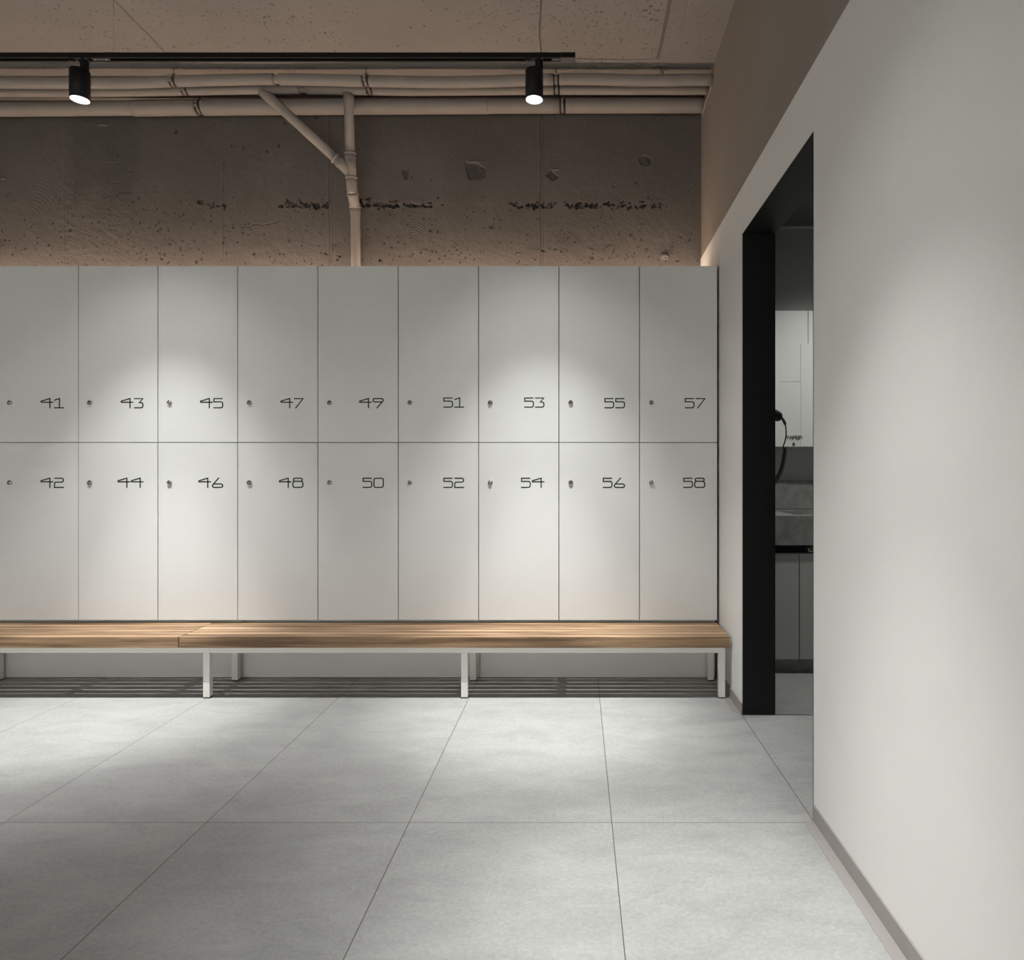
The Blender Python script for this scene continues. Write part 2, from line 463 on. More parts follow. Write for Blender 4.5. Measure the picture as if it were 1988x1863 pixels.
def wall_relief():
    us = np.linspace(-3.6, UX + 0.01, 1960); vs = np.linspace(2.02, CEIL + 0.005, 520)
    U, V = np.meshgrid(us, vs, indexing='ij')
    H = 0.005 * fbm(U, V, 0.9, 1, 3) + 0.0014 * fbm(U, V, 0.06, 11, 3) + 0.0006 * vnoise(U, V, 0.012, 19)
    xp = CX + U / PXW; yp = CY - (V - CH) / PXW          # photo pixels, for reading the layout off the picture
    g = lambda c, w, t: np.exp(-((t - c) / w) ** 2)
    # formwork seams
    for sx, a in ((641, 0.0020), (1050, 0.0024), (435, 0.0006), (128, 0.0009)):
        wob = sx + 0.6 * np.sin(yp / 23.0)
        H += a * (g(-3, 1.1, xp - wob) + g(3, 1.1, xp - wob)) - a * 0.9 * g(0, 1.4, xp - wob)
    # lift joint at mid height: the part below stands back a little
    base = 399 + 4 * vnoise(U, V, 0.22, 31) + 3 * np.sin(xp / 160.0)
    H += 0.0035 / (1 + np.exp((yp - base) / 1.6)) * (0.25 + 0.75 * np.clip(1 - np.abs(xp - 775) / 90, 0, 1))
    # rough trowelled areas
    rough = np.clip(1 - np.abs(xp - 130) / 25, 0, 1) * (yp > 240) + 0.8 * np.clip(1 - np.abs(xp - 205) / 80, 0, 1) * (yp > 380)
    H += rough * 0.0028 * fbm(U + 0.4 * V, V * 1.8, 0.028, 41, 3)
    H += 0.0016 * fbm(U + V, V - 0.6 * U, 0.05, 47, 3) * np.clip((yp - 395) / 60, 0, 1)
    # arcs left by the trowel
    for cx, cy, rmax, lam, a0, a1, am in ((842, 452, 34, 4.6, -0.2, 1.9, .0011), (800, 470, 50, 5.2, .2, 1.7, .0009), (1085, 470, 40, 4.8, .3, 2.4, .0010),
                                          (560, 470, 42, 5.0, .2, 1.5, .0010), (610, 430, 30, 4.4, 2.0, 3.6, .0008), (470, 395, 26, 4.4, -.9, .9, .0008),
                                          (750, 440, 40, 5.0, .9, 2.7, .0009), (1180, 385, 60, 5.0, .3, 1.2, .0008), (665, 420, 22, 4.0, .5, 2.7, .0009),
                                          (60, 420, 90, 7.0, .2, 1.4, .0007), (120, 350, 50, 5.0, -1.0, .8, .0009), (1320, 470, 40, 5.0, 1.1, 2.9, .0007)):
        r = np.hypot(xp - cx, yp - cy); an = np.arctan2(-(yp - cy), xp - cx)
        H += am * np.sin(2 * math.pi * r / lam) * np.clip(1 - r / rmax, 0, 1) ** 0.5 * ((an > a0) & (an < a1))
    for cx, hw, y0, y1, lam in ((838, 6, 440, 516, 4.6), (588, 5, 452, 516, 4.4), (606, 5, 450, 516, 4.4), (1095, 5, 450, 516, 4.6), (1030, 5, 450, 516, 4.6)):
        H += 0.0011 * np.sin(2 * math.pi * (yp + 0.35 * np.abs(xp - cx)) / lam) * np.clip(1 - np.abs(xp - cx - (yp - y0) * -0.08) / hw, 0, 1) * ((yp > y0) & (yp < y1))
    # hairline cracks
    for pts in (((145, 305), (190, 282)), ((155, 358), (172, 326)), ((205, 318), (232, 318), (256, 336)), ((190, 376), (212, 356), (240, 353)),
                ((205, 384), (235, 374), (255, 374)), ((470, 442), (495, 436), (522, 436), (545, 428))):
        for (x0, y0), (x1, y1) in zip(pts[:-1], pts[1:]):
            dx, dy = x1 - x0, y1 - y0; ll = math.hypot(dx, dy)
            t = np.clip(((xp - x0) * dx + (yp - y0) * dy) / ll ** 2, 0, 1)
            dd = np.hypot(xp - x0 - t * dx, yp - y0 - t * dy + 1.2 * np.sin(t * 9))
            H -= 0.0022 * np.exp(-(dd / 1.1) ** 2)
    # honeycombed voids along the joint
    def cluster(x0, x1, n, big, spread=5):
        for _ in range(n):
            x = rng.uniform(x0, x1); y = 399 + rng.normal(0, 0.62 * spread)
            r = rng.uniform(0.9, 0.8 * big) * PXW
            pit(U, V, H, wu(x), wv(y), r, rng.uniform(0.016, 0.034), rng.uniform(0.8, 1.7), rng.normal(0, 0.25), rng.uniform(0, 6))
    cluster(385, 445, 16, 2.2); cluster(545, 612, 40, 3.2); cluster(600, 640, 16, 3.0); cluster(688, 790, 48, 3.4); cluster(790, 862, 26, 2.8, 3)
    cluster(994, 1046, 24, 2.6, 4); cluster(1050, 1080, 12, 2.8, 4); cluster(1095, 1160, 30, 3.0, 4); cluster(1165, 1285, 40, 2.8, 6)
    for x, y, r, d in ((633, 399, 4.6, .022), (1039, 402, 4.4, .020), (1180, 396, 4.0, .018), (697, 392, 4.4, .016), (716, 388, 3.6, .016), (1121, 401, 3.6, .018),
                       (1148, 400, 3.4, .016), (390, 392, 3.4, .014), (343, 257, 2.6, .012), (450, 284, 1.7, .010), (474, 287, 2.0, .006), (520, 295, 1.8, .010),
                       (543, 284, 1.8, .010), (555, 240, 1.8, .004), (614, 228, 2.6, .008), (738, 505, 2.6, .012), (494, 493, 2.0, .010), (660, 497, 2.0, .010)):
        pit(U, V, H, wu(x), wv(y), r * PXW, 1.5 * d, 1.1, 0.2, x)
    # small bug holes everywhere, more of them low down
    for _ in range(620):
        x = rng.uniform(-20, 1358); y = 516 - abs(rng.normal(0, 95)) if rng.random() < 0.75 else rng.uniform(225, 516)
        if y < 222 or (rng.random() < 0.5 and y < 380):
            continue
        pit(U, V, H, wu(x), wv(y), rng.choice([0.8, 1.0, 1.3, 1.8], p=[.5, .34, .12, .04]) * PXW, rng.uniform(0.006, 0.012), rng.uniform(0.8, 1.5), rng.uniform(0, 3), x)
    # broken-out patches
    def spall(poly, depth, seed):
        mx_ = sum(p[0] for p in poly) / len(poly); my_ = sum(p[1] for p in poly) / len(poly)
        inside = np.ones_like(xp, bool); edge = np.full_like(xp, 1e9)
        for (x0, y0), (x1, y1) in zip(poly, poly[1:] + poly[:1]):
            nx, ny = y1 - y0, -(x1 - x0); ln = math.hypot(nx, ny)
            sg = 1 if (mx_ - x0) * nx + (my_ - y0) * ny > 0 else -1
            d = sg * ((xp - x0) * nx + (yp - y0) * ny) / ln + 2.2 * vnoise(U, V, 0.014, seed)
            inside &= d > 0; edge = np.minimum(edge, d)
        e = np.clip(edge / 2.0, 0, 1) * inside
        return -e * (depth + 0.006 * fbm(U, V, 0.03, seed + 3, 4)), e
    cem = 0.75 * np.clip((1.2 - np.abs(xp - 203) / 62) * 3, 0, 1) * np.clip((420 - yp) / 60 + 1.2 * fbm(U, V, 0.12, 77, 3), 0, 1) * (0.7 + 0.6 * fbm(U, V, 0.07, 83, 4))
    for poly, d, sd in ([[(901, 312), (925, 316), (944, 326), (944, 343), (932, 349), (912, 350), (905, 335)], .013, 61],
                        [[(1058, 342), (1070, 330), (1078, 336), (1086, 344), (1074, 352)], .010, 62],
                        [[(1239, 308), (1250, 301), (1266, 307), (1267, 318), (1255, 324), (1242, 320)], .010, 63],
                        [[(780, 332), (788, 327), (794, 333), (794, 349), (786, 350)], .006, 64],
                        [[(948, 438), (958, 434), (962, 442), (952, 446)], .005, 65]):
        poly = poly[::-1]
        h, e = spall(poly, d, sd)
        H += h; cem = np.maximum(cem, 0.55 * e)
    # stuck-on crumbs
    for x, y, rx, ry, d in ((1291, 497, 7, 6, .016), (201, 243, 8, 2.6, .010), (8, 347, 4, 1.6, .006), (1078, 330, 8, 2, .006), (922, 314, 16, 1.6, .004), (1005, 493, 3, 2, .006)):
        H += d * np.clip(1.2 - np.hypot((xp - x) / rx, (yp - y) / ry), 0, 1) ** 0.5
    H -= H.max() - 0.018
    P = np.stack([U, YB - np.clip(H, -0.042, 0.02), V], -1)
    return grid_mesh('wall_back', P[:, ::-1], M['concrete'], np.clip(cem, 0, 1)[:, ::-1])

wb = struct(link('wall_back', wall_relief()), 'rough dark concrete wall above the lockers with voids along a joint', 'wall')
MB().box(RXL, WX + 0.06, YB + 0.05, YB + 0.16, 0, CEIL + 0.1).box(RXL, -3.58, YB, YB + 0.1, 0, CEIL).box(-3.6, WX, YB, YB + 0.1, 0, 2.03).build('masonry_core', M['concrete'], wb)


def ceiling_relief():
    us = np.linspace(-3.4, UX + 0.01, 2280); vs = np.linspace(3.04, 3.62, 320)
    U, V = np.meshgrid(us, vs, indexing='ij')
    H = 0.004 * fbm(U, V, 0.8, 5, 3) + 0.0005 * fbm(U, V, 0.05, 15, 3)
    wob = -2.085 + 0.004 * vnoise(V, V * 0, 0.08, 3)
    H -= 0.012 * np.exp(-((U - wob) / 0.0032) ** 2)
    H += 0.003 / (1 + np.exp(-(U - wob) / 0.004))
    H -= 0.002 * np.exp(-((U - 0.50) / 0.004) ** 2) * (vnoise(U, V, 0.05, 8) > -0.1)
    H *= np.clip((3.62 - V) / 0.1, 0, 1) * np.clip((V - 3.04) / 0.05, 0, 1)
    n = 0
    while n < 1900:
        u = rng.uniform(-3.5, 0.7); v = rng.uniform(3.05, 3.61)
        dens = 0.12 + 0.9 * math.exp(-((u - 0.12) / 0.42) ** 2) + 0.30 * math.exp(-((u + 2.35) / 0.4) ** 2) + 0.35 * math.exp(-((u + 1.55) / 0.3) ** 2)
        if rng.random() > dens:
            continue
        n += 1
        r = rng.choice([0.0014, 0.0020, 0.0028, 0.0042], p=[.50, .33, .14, .03])
        pit(U, V, H, u, v, r, rng.uniform(0.006, 0.015), rng.uniform(0.8, 1.5), rng.uniform(0, 3), u * 9)
    P = np.stack([U, V, CEIL - np.clip(H, -0.03, 0.01)], -1)
    return grid_mesh('ceiling', P[:, ::-1], M['ceiling'])

cb = struct(link('ceiling', ceiling_relief()), 'taupe painted concrete ceiling pocked with small holes', 'ceiling')
MB().box(RXL, WX + 0.06, RYB, 3.0405, CEIL, CEIL + 0.12).box(RXL, -3.399, 3.04, YB + 0.1, CEIL, CEIL + 0.12).box(-3.4, WX + 0.06, 3.6195, YB + 0.1, CEIL, CEIL + 0.12).box(-3.4, WX + 0.06, 3.04, 3.62, CEIL + 0.035, CEIL + 0.12).build('slab', M['ceiling'], cb)

w = MB()
w.box(WX, WT, RYB, DY0, 0, LEDGE); w.box(WX, WT, DY1, YB + 0.02, 0, LEDGE); w.box(WX, WT, DY0, DY1, DH, LEDGE)
struct(w.build('wall_right', M['plaster']), 'smooth white wall with the dark doorway', 'wall')
struct(MB().box(UX, WT, RYB, YB + 0.02, LEDGE, CEIL + 0.05).build('wall_right_upper', M['taupe']), 'taupe strip of wall above the white wall', 'wall')
struct(MB().box(RXL - 0.1, RXL, RYB, YB, 0, CEIL).build('wall_left', M['plaster']), 'white side wall beyond the lockers', 'wall')
struct(MB().box(RXL, WX, RYB - 0.1, RYB, 0, CEIL).build('wall_front', M['plaster']), 'white wall behind the viewer', 'wall')

# door lining and skirting
d = MB()
t = 0.003
d.box(WX - 0.0005, WT + 0.002, DY1 - t, DY1 + 0.0005, 0, DH)
d.box(WX - 0.0005, WT + 0.002, DY0 - 0.0005, DY0 + t, 0, DH)
d.box(WX - 0.0005, WT + 0.002, DY0, DY1, DH - t, DH + 0.0005)
struct(d.build('door_1', M['black']), 'black lining of the open doorway', 'doorway')
b = MB()
prof = [(WX, 0.0), (WX, 0.049), (WX - 0.005, 0.049), (WX - 0.005, 0.0015), (0.6705, 0.0015), (0.6705, 0.0)]
b.prism([(x, z) for x, z in prof], 1, RYB, DY0 - 0.012)
struct(b.build('baseboard_right', M['base']), 'taupe metal skirting on the white wall nearer than the doorway', 'skirting')
b = MB()
b.prism([(x, z) for x, z in prof[:4]] + [(WX - 0.005, 0.0)], 1, DY1 + 0.002, YB - 0.42)
b.prism([(WX - 0.005, DY1 + 0.002), (WX - 0.005, 3.40), (0.6705, 3.40), (0.6705, DY1 + 0.06)], 2, 0.0, 0.0015)
struct(b.build('baseboard_back', M['base']), 'short taupe metal skirting between doorway and lockers', 'skirting')
struct(MB().box(WX, 1.4, DY1 - 0.004, DY1 + 0.006, 0, 0.0012).build('trim_1', M['steel']), 'thin pale strip across the floor beyond the doorway', 'threshold')

# ------------------------------------------------------------------ lockers
DIG = {
 '4': (1.229, [[(.906, 0), (.906, .955), (.052, .70), (.052, .594), (1.229, .594)]]),
 '1': (.969, [[(.02, .79), (.531, .955), (.531, .0)], [(0, .05), (.969, .05)]]),
 '7': (.94, [[(0, .945), (.90, .945), (.17, 0)]]),
 '5': (.958, [[(.90, .945), (.05, .945), (.05, .635), (.72, .635), (.84, .60), (.90, .50), (.90, .20), (.84, .09), (.72, .05), (0, .05)]]),
 '3': (.92, [[(0, .945), (.86, .945), (.50, .55), (.70, .55), (.81, .51), (.86, .42), (.86, .18), (.81, .09), (.70, .05), (0, .05)]]),
 '2': (.97, [[(.03, .945), (.74, .945), (.86, .91), (.915, .80), (.915, .70), (.86, .60), (.74, .56), (.20, .56), (.09, .52), (.05, .43), (.05, .05), (.97, .05)]]),
 '0': (1.01, [[(.22, .945), (.79, .945), (.91, .91), (.96, .80), (.96, .20), (.91, .09), (.79, .05), (.22, .05), (.10, .09), (.05, .20), (.05, .80), (.10, .91), (.22, .945)]]),
 '8': (1.0875, [[(.23, .945), (.85, .945), (.95, .90), (.99, .80), (.95, .70), (.85, .645), (.98, .58), (1.035, .46), (1.035, .20), (.98, .09), (.86, .05), (.23, .05), (.105, .09),
                 (.05, .20), (.05, .46), (.105, .58), (.235, .645), (.135, .70), (.095, .80), (.135, .90), (.23, .945)], [(.235, .645), (.85, .645)]]),
 '6': (1.115, [[(.70, 1.0), (.12, .34), (.06, .26), (.06, .18), (.11, .09), (.21, .05), (.90, .05), (1.01, .09), (1.06, .18), (1.06, .25), (1.01, .34), (.90, .38), (.16, .38)]]),
 '9': (1.1, [[(.40, 0.0), (.98, .66), (1.04, .74), (1.04, .82), (.99, .91), (.89, .945), (.20, .945), (.09, .91), (.05, .83), (.05, .75), (.10, .66), (.20, .62), (.94, .62)]]),
}
def number_mb(txt, right, base, h, y0):
    gaps = {'4': .08, '5': .11}
    ws = [DIG[c][0] for c in txt]
    tot = sum(ws) + sum(gaps.get(c, .08) for c in txt[:-1])
    x = right / h - tot
    mb = MB()
    for i, c in enumerate(txt):
        for path in DIG[c][1]:
            mb.ribbon([((x + p[0]) * h, base + p[1] * h) for p in path], 0.105 * h, y0 - 0.0005, y0 + 0.0002)
        x += ws[i] + gaps.get(c, .08)
    return mb

SL = 391.5                                       # photo pixels per metre on the locker fronts
LX = [(v - CX) / SL for v in (-3.5, 152, 306.5, 461.3, 617, 773, 929, 1085, 1241.5)] + [0.6945]
LX = [LX[0] - 0.795, LX[0] - 0.3975] + LX
GAP = 0.0018
Z0, ZM, Z1 = 0.301, 1.183, 2.060

def door_mesh(wd, h):
    return MB().box(GAP, wd - GAP, 0, 0.018, 0.0018, h - 0.0018).mesh('door', M['laminate'])
def lock_mesh():
    mb = MB()
    a = (0, -1, 0)
    mb.lathe([(0.0118, 0.0), (0.0118, 0.0055), (0.0108, 0.0075), (0.0090, 0.0080), (0.0086, 0.0062), (0.0060, 0.0060), (0.0054, 0.0078), (0.0, 0.0078)], (0, 0, 0), a, 28,
             mis=[0, 0, 0, 0, 1, 0, 0])
    mb.box(-0.0011, 0.0011, -0.0084, -0.0070, -0.0042, 0.0042, 1)
    mb.box(-0.0016, 0.0016, -0.0084, -0.0050, 0.0086, 0.0112, 1)
    return mb.mesh('lock', [M['chrome'], M['keyhole']])
LOCK = lock_mesh()
for i in range(len(LX) - 1):
    x0, x1 = LX[i], LX[i + 1]; wdt = x1 - x0
    n1 = 37 + 2 * i; n2 = n1 + 1
    extra = {41: ', at the left edge of the photo', 49: ', below the pipe that drops from the ceiling', 57: ', last of the row beside the white wall'}.get(n1, '')
    k = thing('locker', (x0, YL, Z0), 'white two-door locker numbered %d above %d%s' % (n1, n2, extra) if n1 > 39 else 'white two-door locker outside the photo, %s from the left end of the row' % ('first' if i == 0 else 'second'), 'locker', 'white numbered lockers in a row')
    c = MB()
    c.box(0.0006, wdt - 0.0006, 0.022, 0.44, 0.0, 0.016); c.box(0.0006, wdt - 0.0006, 0.022, 0.44, Z1 - Z0 - 0.018, Z1 - Z0 - 0.0005)
    c.box(0.0006, 0.018, 0.022, 0.44, 0.0, Z1 - Z0 - 0.001); c.box(wdt - 0.018, wdt - 0.0006, 0.022, 0.44, 0.0, Z1 - Z0 - 0.001)
    c.box(0.01, wdt - 0.01, 0.024, 0.44, ZM - Z0 - 0.009, ZM - Z0 + 0.009); c.box(0.0006, wdt - 0.0006, 0.425, 0.44, 0.0, Z1 - Z0 - 0.001)
    c.build('carcass', M['carcass'], k)
    pitch_l = 0.0585                                  # lock from the left joint
    right = (LX[i] + 0.3976 if n1 == 57 else x1) - x0 - 0.0715
    for num, zb, zh, zl, zn in ((n1, ZM, Z1 - ZM, CH + (CY - 781.5) / SL, CH + (CY - 792.3) / SL), (n2, Z0, ZM - Z0, CH + (CY - 936.5) / SL, CH + (CY - 946.8) / SL)):
        if num in (51, 53): zn += 1.2 / SL; 
        dr = link('door', door_mesh(wdt, zh), k, 0.0007)
        dr.location = (0, 0, zb - Z0)
        if n1 > 39: dr['label'] = 'white door numbered %d' % num
        lk = link('lock', LOCK, dr); lk.location = (pitch_l, 0, zl - zb)
        if n1 > 39: number_mb(str(num), right, zn - zb, 19.8 / SL, 0.0).build('number', M['ink'], dr)

# plinth boards under the lockers, three columns wide each
for a, bb, lab in ((LX[0], LX[5], 'white plinth board under the lockers at the left end of the row'), (LX[5], LX[8], 'white plinth board under lockers 48, 50 and 52'),
                   (LX[8], LX[11], 'white plinth board under lockers 54, 56 and 58')):
    tag(MB().box(a + 0.001, bb - 0.001, 3.422, 3.44, 0.004, Z0 - 0.001).build('plinth_board', M['laminate'], None, 0.0008), lab, 'plinth', 'plinth boards under the lockers')

# warm tape light on top of the lockers
k = thing('led_strip', (LX[0], 3.795, Z1), 'warm light strip lying on top of the lockers in front of the concrete wall', 'light')
MB().box(0, 0.690 - LX[0], -0.012, 0.012, 0.0, 0.006).build('profile', M['steel'], k)
MB().box(0.004, 0.686 - LX[0], -0.006, 0.006, 0.0061, 0.0075).build('tape', M['cove'], k)

# ------------------------------------------------------------------ benches
BF, BT, BH = 3.090, 0.050, 0.288                 # front of the seat, slat thickness, seat height
def bench(x0, x1, name_lab, frame_x0, frame_x1, legs, bars):
    k = thing('bench', ((x0 + x1) / 2, BF, 0), name_lab, 'bench', 'slatted oak benches in front of the lockers')
    ox = (x0 + x1) / 2
    for s in range(6):
        y = s * 0.0515
        MB().box(x0 - ox, x1 - ox, y, y + 0.0408, BH - (BT if s == 0 else 0.034), BH).build('slat', M['oak'], k, 0.0018)
    fr = MB()
    y0 = 0.0245
    for yy in (y0, 3.372 - BF):
        fr.box(frame_x0 - ox, frame_x1 - ox, yy, yy + 0.028, 0.2085, 0.2365)
    for bx in bars:
        fr.box(bx - ox - 0.02, bx - ox + 0.02, y0 + 0.028, 3.372 - BF, 0.2285, 0.2538)
    for lx in legs:
        fr.box(lx - ox, lx - ox + 0.030, y0 + 0.028, 3.372 - BF, 0.2085, 0.2538)
    fr.build('frame', M['frame'], k, 0.0012)
    for lx in legs:
        for yy in (y0 + 0.0002, 3.372 - BF + 0.0002):
            lg = MB().box(lx - ox, lx - ox + 0.030, yy, yy + 0.030, 0.005, 0.2085).build('leg', M['frame'], k, 0.0012)
            MB().box(lx - ox + 0.001, lx - ox + 0.029, yy + 0.001, yy + 0.029, 0.0, 0.005).build('foot', M['foot'], lg)
    return k
bench(-1.8115, 0.693, 'long slatted oak bench with white steel frame, its end against the white wall', -1.6845, 0.677, (0.647, -0.533), (-0.085, -1.08))
bench(-4.32, -1.8145, 'slatted oak bench with white steel frame continuing out at the left edge', -4.25, -1.6855, (-1.7155, -2.90, -4.24), (-1.90, -2.35, -3.55))

# ------------------------------------------------------------------ track lights
TY = 2.750                                        # depth of the visible track
TB, TT = 2.704, 2.7235                            # underside and top of the rail
def spot_fixture(x, y, lab, energy=1.0, n_beams=3, aim=0.0, aim_side=0.0):
    k = thing('spotlight', (x, y, TB), lab, 'spotlight', 'black cylinder spotlights on ceiling tracks')
    hz, r = -0.163, 0.0358
    st = -0.0445
    body = MB().lathe([(0.001, st), (r - 0.002, st), (r, st - 0.002), (r, hz), (r - 0.0012, hz), (r - 0.0016, hz + 0.0006), (r - 0.0035, hz + 0.004)], (0, 0, 0), (0, 0, 1), 48)
    body.build('body', M['black'], k)
    MB().lathe([(0.0155, 0.0), (0.0155, st)], (0.0195, 0, 0), (0, 0, 1), 32).build('stem', M['black'], k)
    MB().lathe([(r - 0.0016, hz + 0.0004), (r - 0.008, hz + 0.010), (0.018, hz + 0.022)], (0, 0, 0), (0, 0, 1), 40).build('reflector', M['reflector'], k)
    MB().lathe([(r - 0.005, hz + 0.0052), (0.0005, hz + 0.0052)], (0, 0, 0), (0, 0, 1), 40).build('lens', M['led'], k)
    ad = MB().box(-0.036, 0.036, -0.0145, 0.0145, -0.0045, 0.0).box(-0.036, 0.002, -0.010, 0.010, -0.0125, -0.0045).build('adapter', M['trackgrey'], k, 0.001)  # lighter colour carries the light reflected off the adapter
    kn = MB()
    for kx in (-0.028, -0.017):
        kn.lathe([(0.0050, 0.0), (0.0050, 0.009), (0.0005, 0.009)], (kx, -0.010, -0.0095), (0, -1, 0), 14)
    kn.box(-0.0290, -0.0270, -0.0215, -0.019, -0.0165, -0.0025).build('locking_knob', M['black_gloss'], ad)
    for w_, dg in BEAMS[:n_beams]:
        ld = bpy.data.lights.new('spot', 'SPOT')
        ld.energy = w_ * energy; ld.color = SPOT_COL
        ld.spot_size = math.radians(dg); ld.spot_blend = 1.0; ld.shadow_soft_size = 0.012
        lo = bpy.data.objects.new('beam', ld); COL.objects.link(lo); lo.parent = k
        lo.location = (0, 0, hz - 0.002); lo.rotation_euler = (math.radians(aim), math.radians(-aim_side), 0)
    return k
spot_fixture(-0.1745, TY, 'black cylinder spotlight near the right end of the ceiling track', aim=5.0)
spot_fixture(-2.0125, TY, 'black cylinder spotlight hanging from the track at the upper left', aim=5.0)
spot_fixture(-3.85, TY, 'black cylinder spotlight on the track beyond the left edge of the photo', aim=5.0)

def track(x0, x1, y, lab, wires, cable=None):
    k = thing('lighting_track', ((x0 + x1) / 2, y, TB), lab, 'track')
    ox = (x0 + x1) / 2
    r = MB()
    r.prism([(-0.0165, 0), (-0.0165, 0.0195), (0.0165, 0.0195), (0.0165, 0), (0.0075, 0), (0.0075, 0.014), (-0.0075, 0.014), (-0.0075, 0)], 0, x0 - ox, x1 - ox - 0.060)
    r.build('rail', [M['trackrail']], k, 0.0006)
    MB().box(x1 - ox - 0.0595, x1 - ox, -0.017, 0.017, 0.0, 0.0200).build('end_feed', M['trackrail'], k, 0.0006)
    MB().box(x1 - ox - 0.0590, x1 - ox - 0.0005, -0.0165, 0.0165, -0.0012, -0.0001).lathe([(0.0016, -0.0012), (0.0016, -0.0018), (0.0002, -0.0018)], (x1 - ox - 0.03, 0, 0), (0, 0, 1), 10).build('lit_underside', M['trackgrey'], k)  # thin plate whose colour carries the light on the black underside
    for wx in wires:
        cp = MB().box(wx - ox - 0.030, wx - ox + 0.030, -0.012, 0.012, 0.0197, 0.0225)
        for s in (-0.02, 0.02):
            cp.lathe([(0.003, 0.0225), (0.003, 0.0275), (0.0004, 0.0275)], (wx - ox + s, 0, 0), (0, 0, 1), 10)
        h = cp.build('hanger', M['black'], k)
        MB().tube([(wx - ox, 0, 0.022), (wx - ox, 0, CEIL - TB + 0.006)], 0.0009, 8).build('suspension_wire', M['zinc'], h)
    if cable:
        MB().tube(cable, 0.0022, 10).build('supply_cable', M['cable'], k)
    return k, ox
cab = []
rw = -0.1445
k, ox = track(-4.6, -0.0085, TY, 'long black lighting track hung on wires below the ceiling', (-1.8765, rw, -3.6))
pts = [(rw - ox - 0.001, 0.002, 0.022), (rw - ox - 0.004, 0.002, 0.05), (rw - ox - 0.0085, 0.002, 0.09), (rw - ox - 0.0075, 0.002, 0.14), (rw - ox - 0.003, 0.002, 0.24),
       (rw - ox - 0.0045, 0.002, 0.35), (rw - ox - 0.003, 0.002, CEIL - TB + 0.004)]
MB().tube(pts, 0.0022, 10).build('supply_cable', M['cable'], k)
jx = (196 - CX) * TY / F
cn = MB().box(jx - ox - 0.035, jx - ox + 0.035, -0.006, 0.006, 0.0005, 0.013, 0)
for s in (-0.022, 0.022):
    cn.lathe([(0.0028, 0.0005), (0.0028, -0.0008), (0.0003, -0.0008)], (jx - ox + s, 0, 0), (0, 0, 1), 12, 1)
cn.build('joiner', [M['trackgrey'], M['steel']], k)
cn = MB().box(-0.0085 - ox - 0.095, -0.0085 - ox - 0.06, -0.007, 0.007, 0.0004, 0.013, 0)
cn.lathe([(0.0028, 0.0005), (0.0028, -0.0008), (0.0003, -0.0008)], (-0.0085 - ox - 0.078, 0, 0), (0, 0, 1), 12, 1)
cn.build('joiner', [M['trackgrey'], M['steel']], k)

# second track, above and behind the viewer: the light on the near floor and the white wall
track(-4.6, 0.28, 1.4, 'second black lighting track above the viewer, outside the photo', (-3.6, -1.88, -0.15))
spot_fixture(-0.08, 1.4, 'black cylinder spotlight on the track above the viewer, at its right end', 0.75, aim_side=8.0)
spot_fixture(-2.9, 1.4, 'black cylinder spotlight on the track above the viewer, in its middle', 0.6)
spot_fixture(-4.3, 1.4, 'black cylinder spotlight on the track above the viewer, at its far left', 0.6)

# third track, added unseen behind the viewer as fill bounced off the rear wall
track(-4.6, 0.28, -1.8, 'added third black lighting track for fill light behind the viewer, outside the photo', (-3.6, -1.88, -0.15))
for i, x in enumerate((-0.1, -1.1, -2.1, -3.1, -4.1)):
    spot_fixture(x, -1.8, 'added fill spotlight on the unseen track behind the viewer, %s from its right end' % ('first', 'second', 'third', 'fourth', 'fifth')[i], 2.1, 2, -24.0)

# ------------------------------------------------------------------ pipes under the ceiling
def smooth_path(pts, step=0.04):
    """catmull-rom through the points"""
    P = [Vector(p) for p in pts]; P = [2 * P[0] - P[1]] + P + [2 * P[-1] - P[-2]]
    out = []
    for i in range(1, len(P) - 2):
        n = max(2, int((P[i + 1] - P[i]).length / step))
        for j in range(n):
            t = j / n
            out.append(0.5 * ((2 * P[i]) + (P[i + 1] - P[i - 1]) * t + (2 * P[i - 1] - 5 * P[i] + 4 * P[i + 1] - P[i + 2]) * t * t
                              + (3 * P[i] - P[i - 1] - 3 * P[i + 1] + P[i + 2]) * t ** 3))
    out.append(P[-2])
    return out

def cut(path, xa, xb):
    """the part of the path between two x values, ends interpolated"""
    def at(x):
        for a, c in zip(path[:-1], path[1:]):
            if a.x <= x <= c.x:
                return a + (c - a) * ((x - a.x) / (c.x - a.x))
        return path[0] if x < path[0].x else path[-1]
    return [at(xa)] + [p for p in path if xa + 1e-4 < p.x < xb - 1e-4] + [at(xb)]

def clamp_mb(c, r):
    """pipe clip on a threaded rod: two half bands, two bolt lugs"""
    mb = MB()
    w = 0.0075
    mb.lathe([(r + 0.0006, -w), (r + 0.0034, -w), (r + 0.0034, w), (r + 0.0006, w), (r + 0.0006, -w)], c, (1, 0, 0), 32)
    for ay in (-1, 1):
        yy = c.y + ay * (r + 0.006)
        mb.box(c.x - w, c.x + w, yy - 0.007, yy + 0.007, c.z - 0.0045, c.z + 0.0045)
        mb.lathe([(0.0045, 0.004), (0.0045, 0.009), (0.0003, 0.009)], (c.x, yy, c.z), (0, 0, 1), 10)
        if ay < 0:
            for dz in (0.010, -0.012):
                mb.lathe([(0.0078, 0.0), (0.0078, 0.004), (0.0045, 0.006), (0.0003, 0.006)], (c.x, yy - 0.006, c.z + dz), (0, -1, -0.3), 14)
                mb.box(c.x - 0.006, c.x + 0.006, yy - 0.006, yy + 0.004, c.z + dz - 0.006, c.z + dz + 0.006)
        mb.lathe([(0.0045, -0.004), (0.0045, -0.010), (0.0003, -0.010)], (c.x, yy, c.z), (0, 0, 1), 10)
    return mb

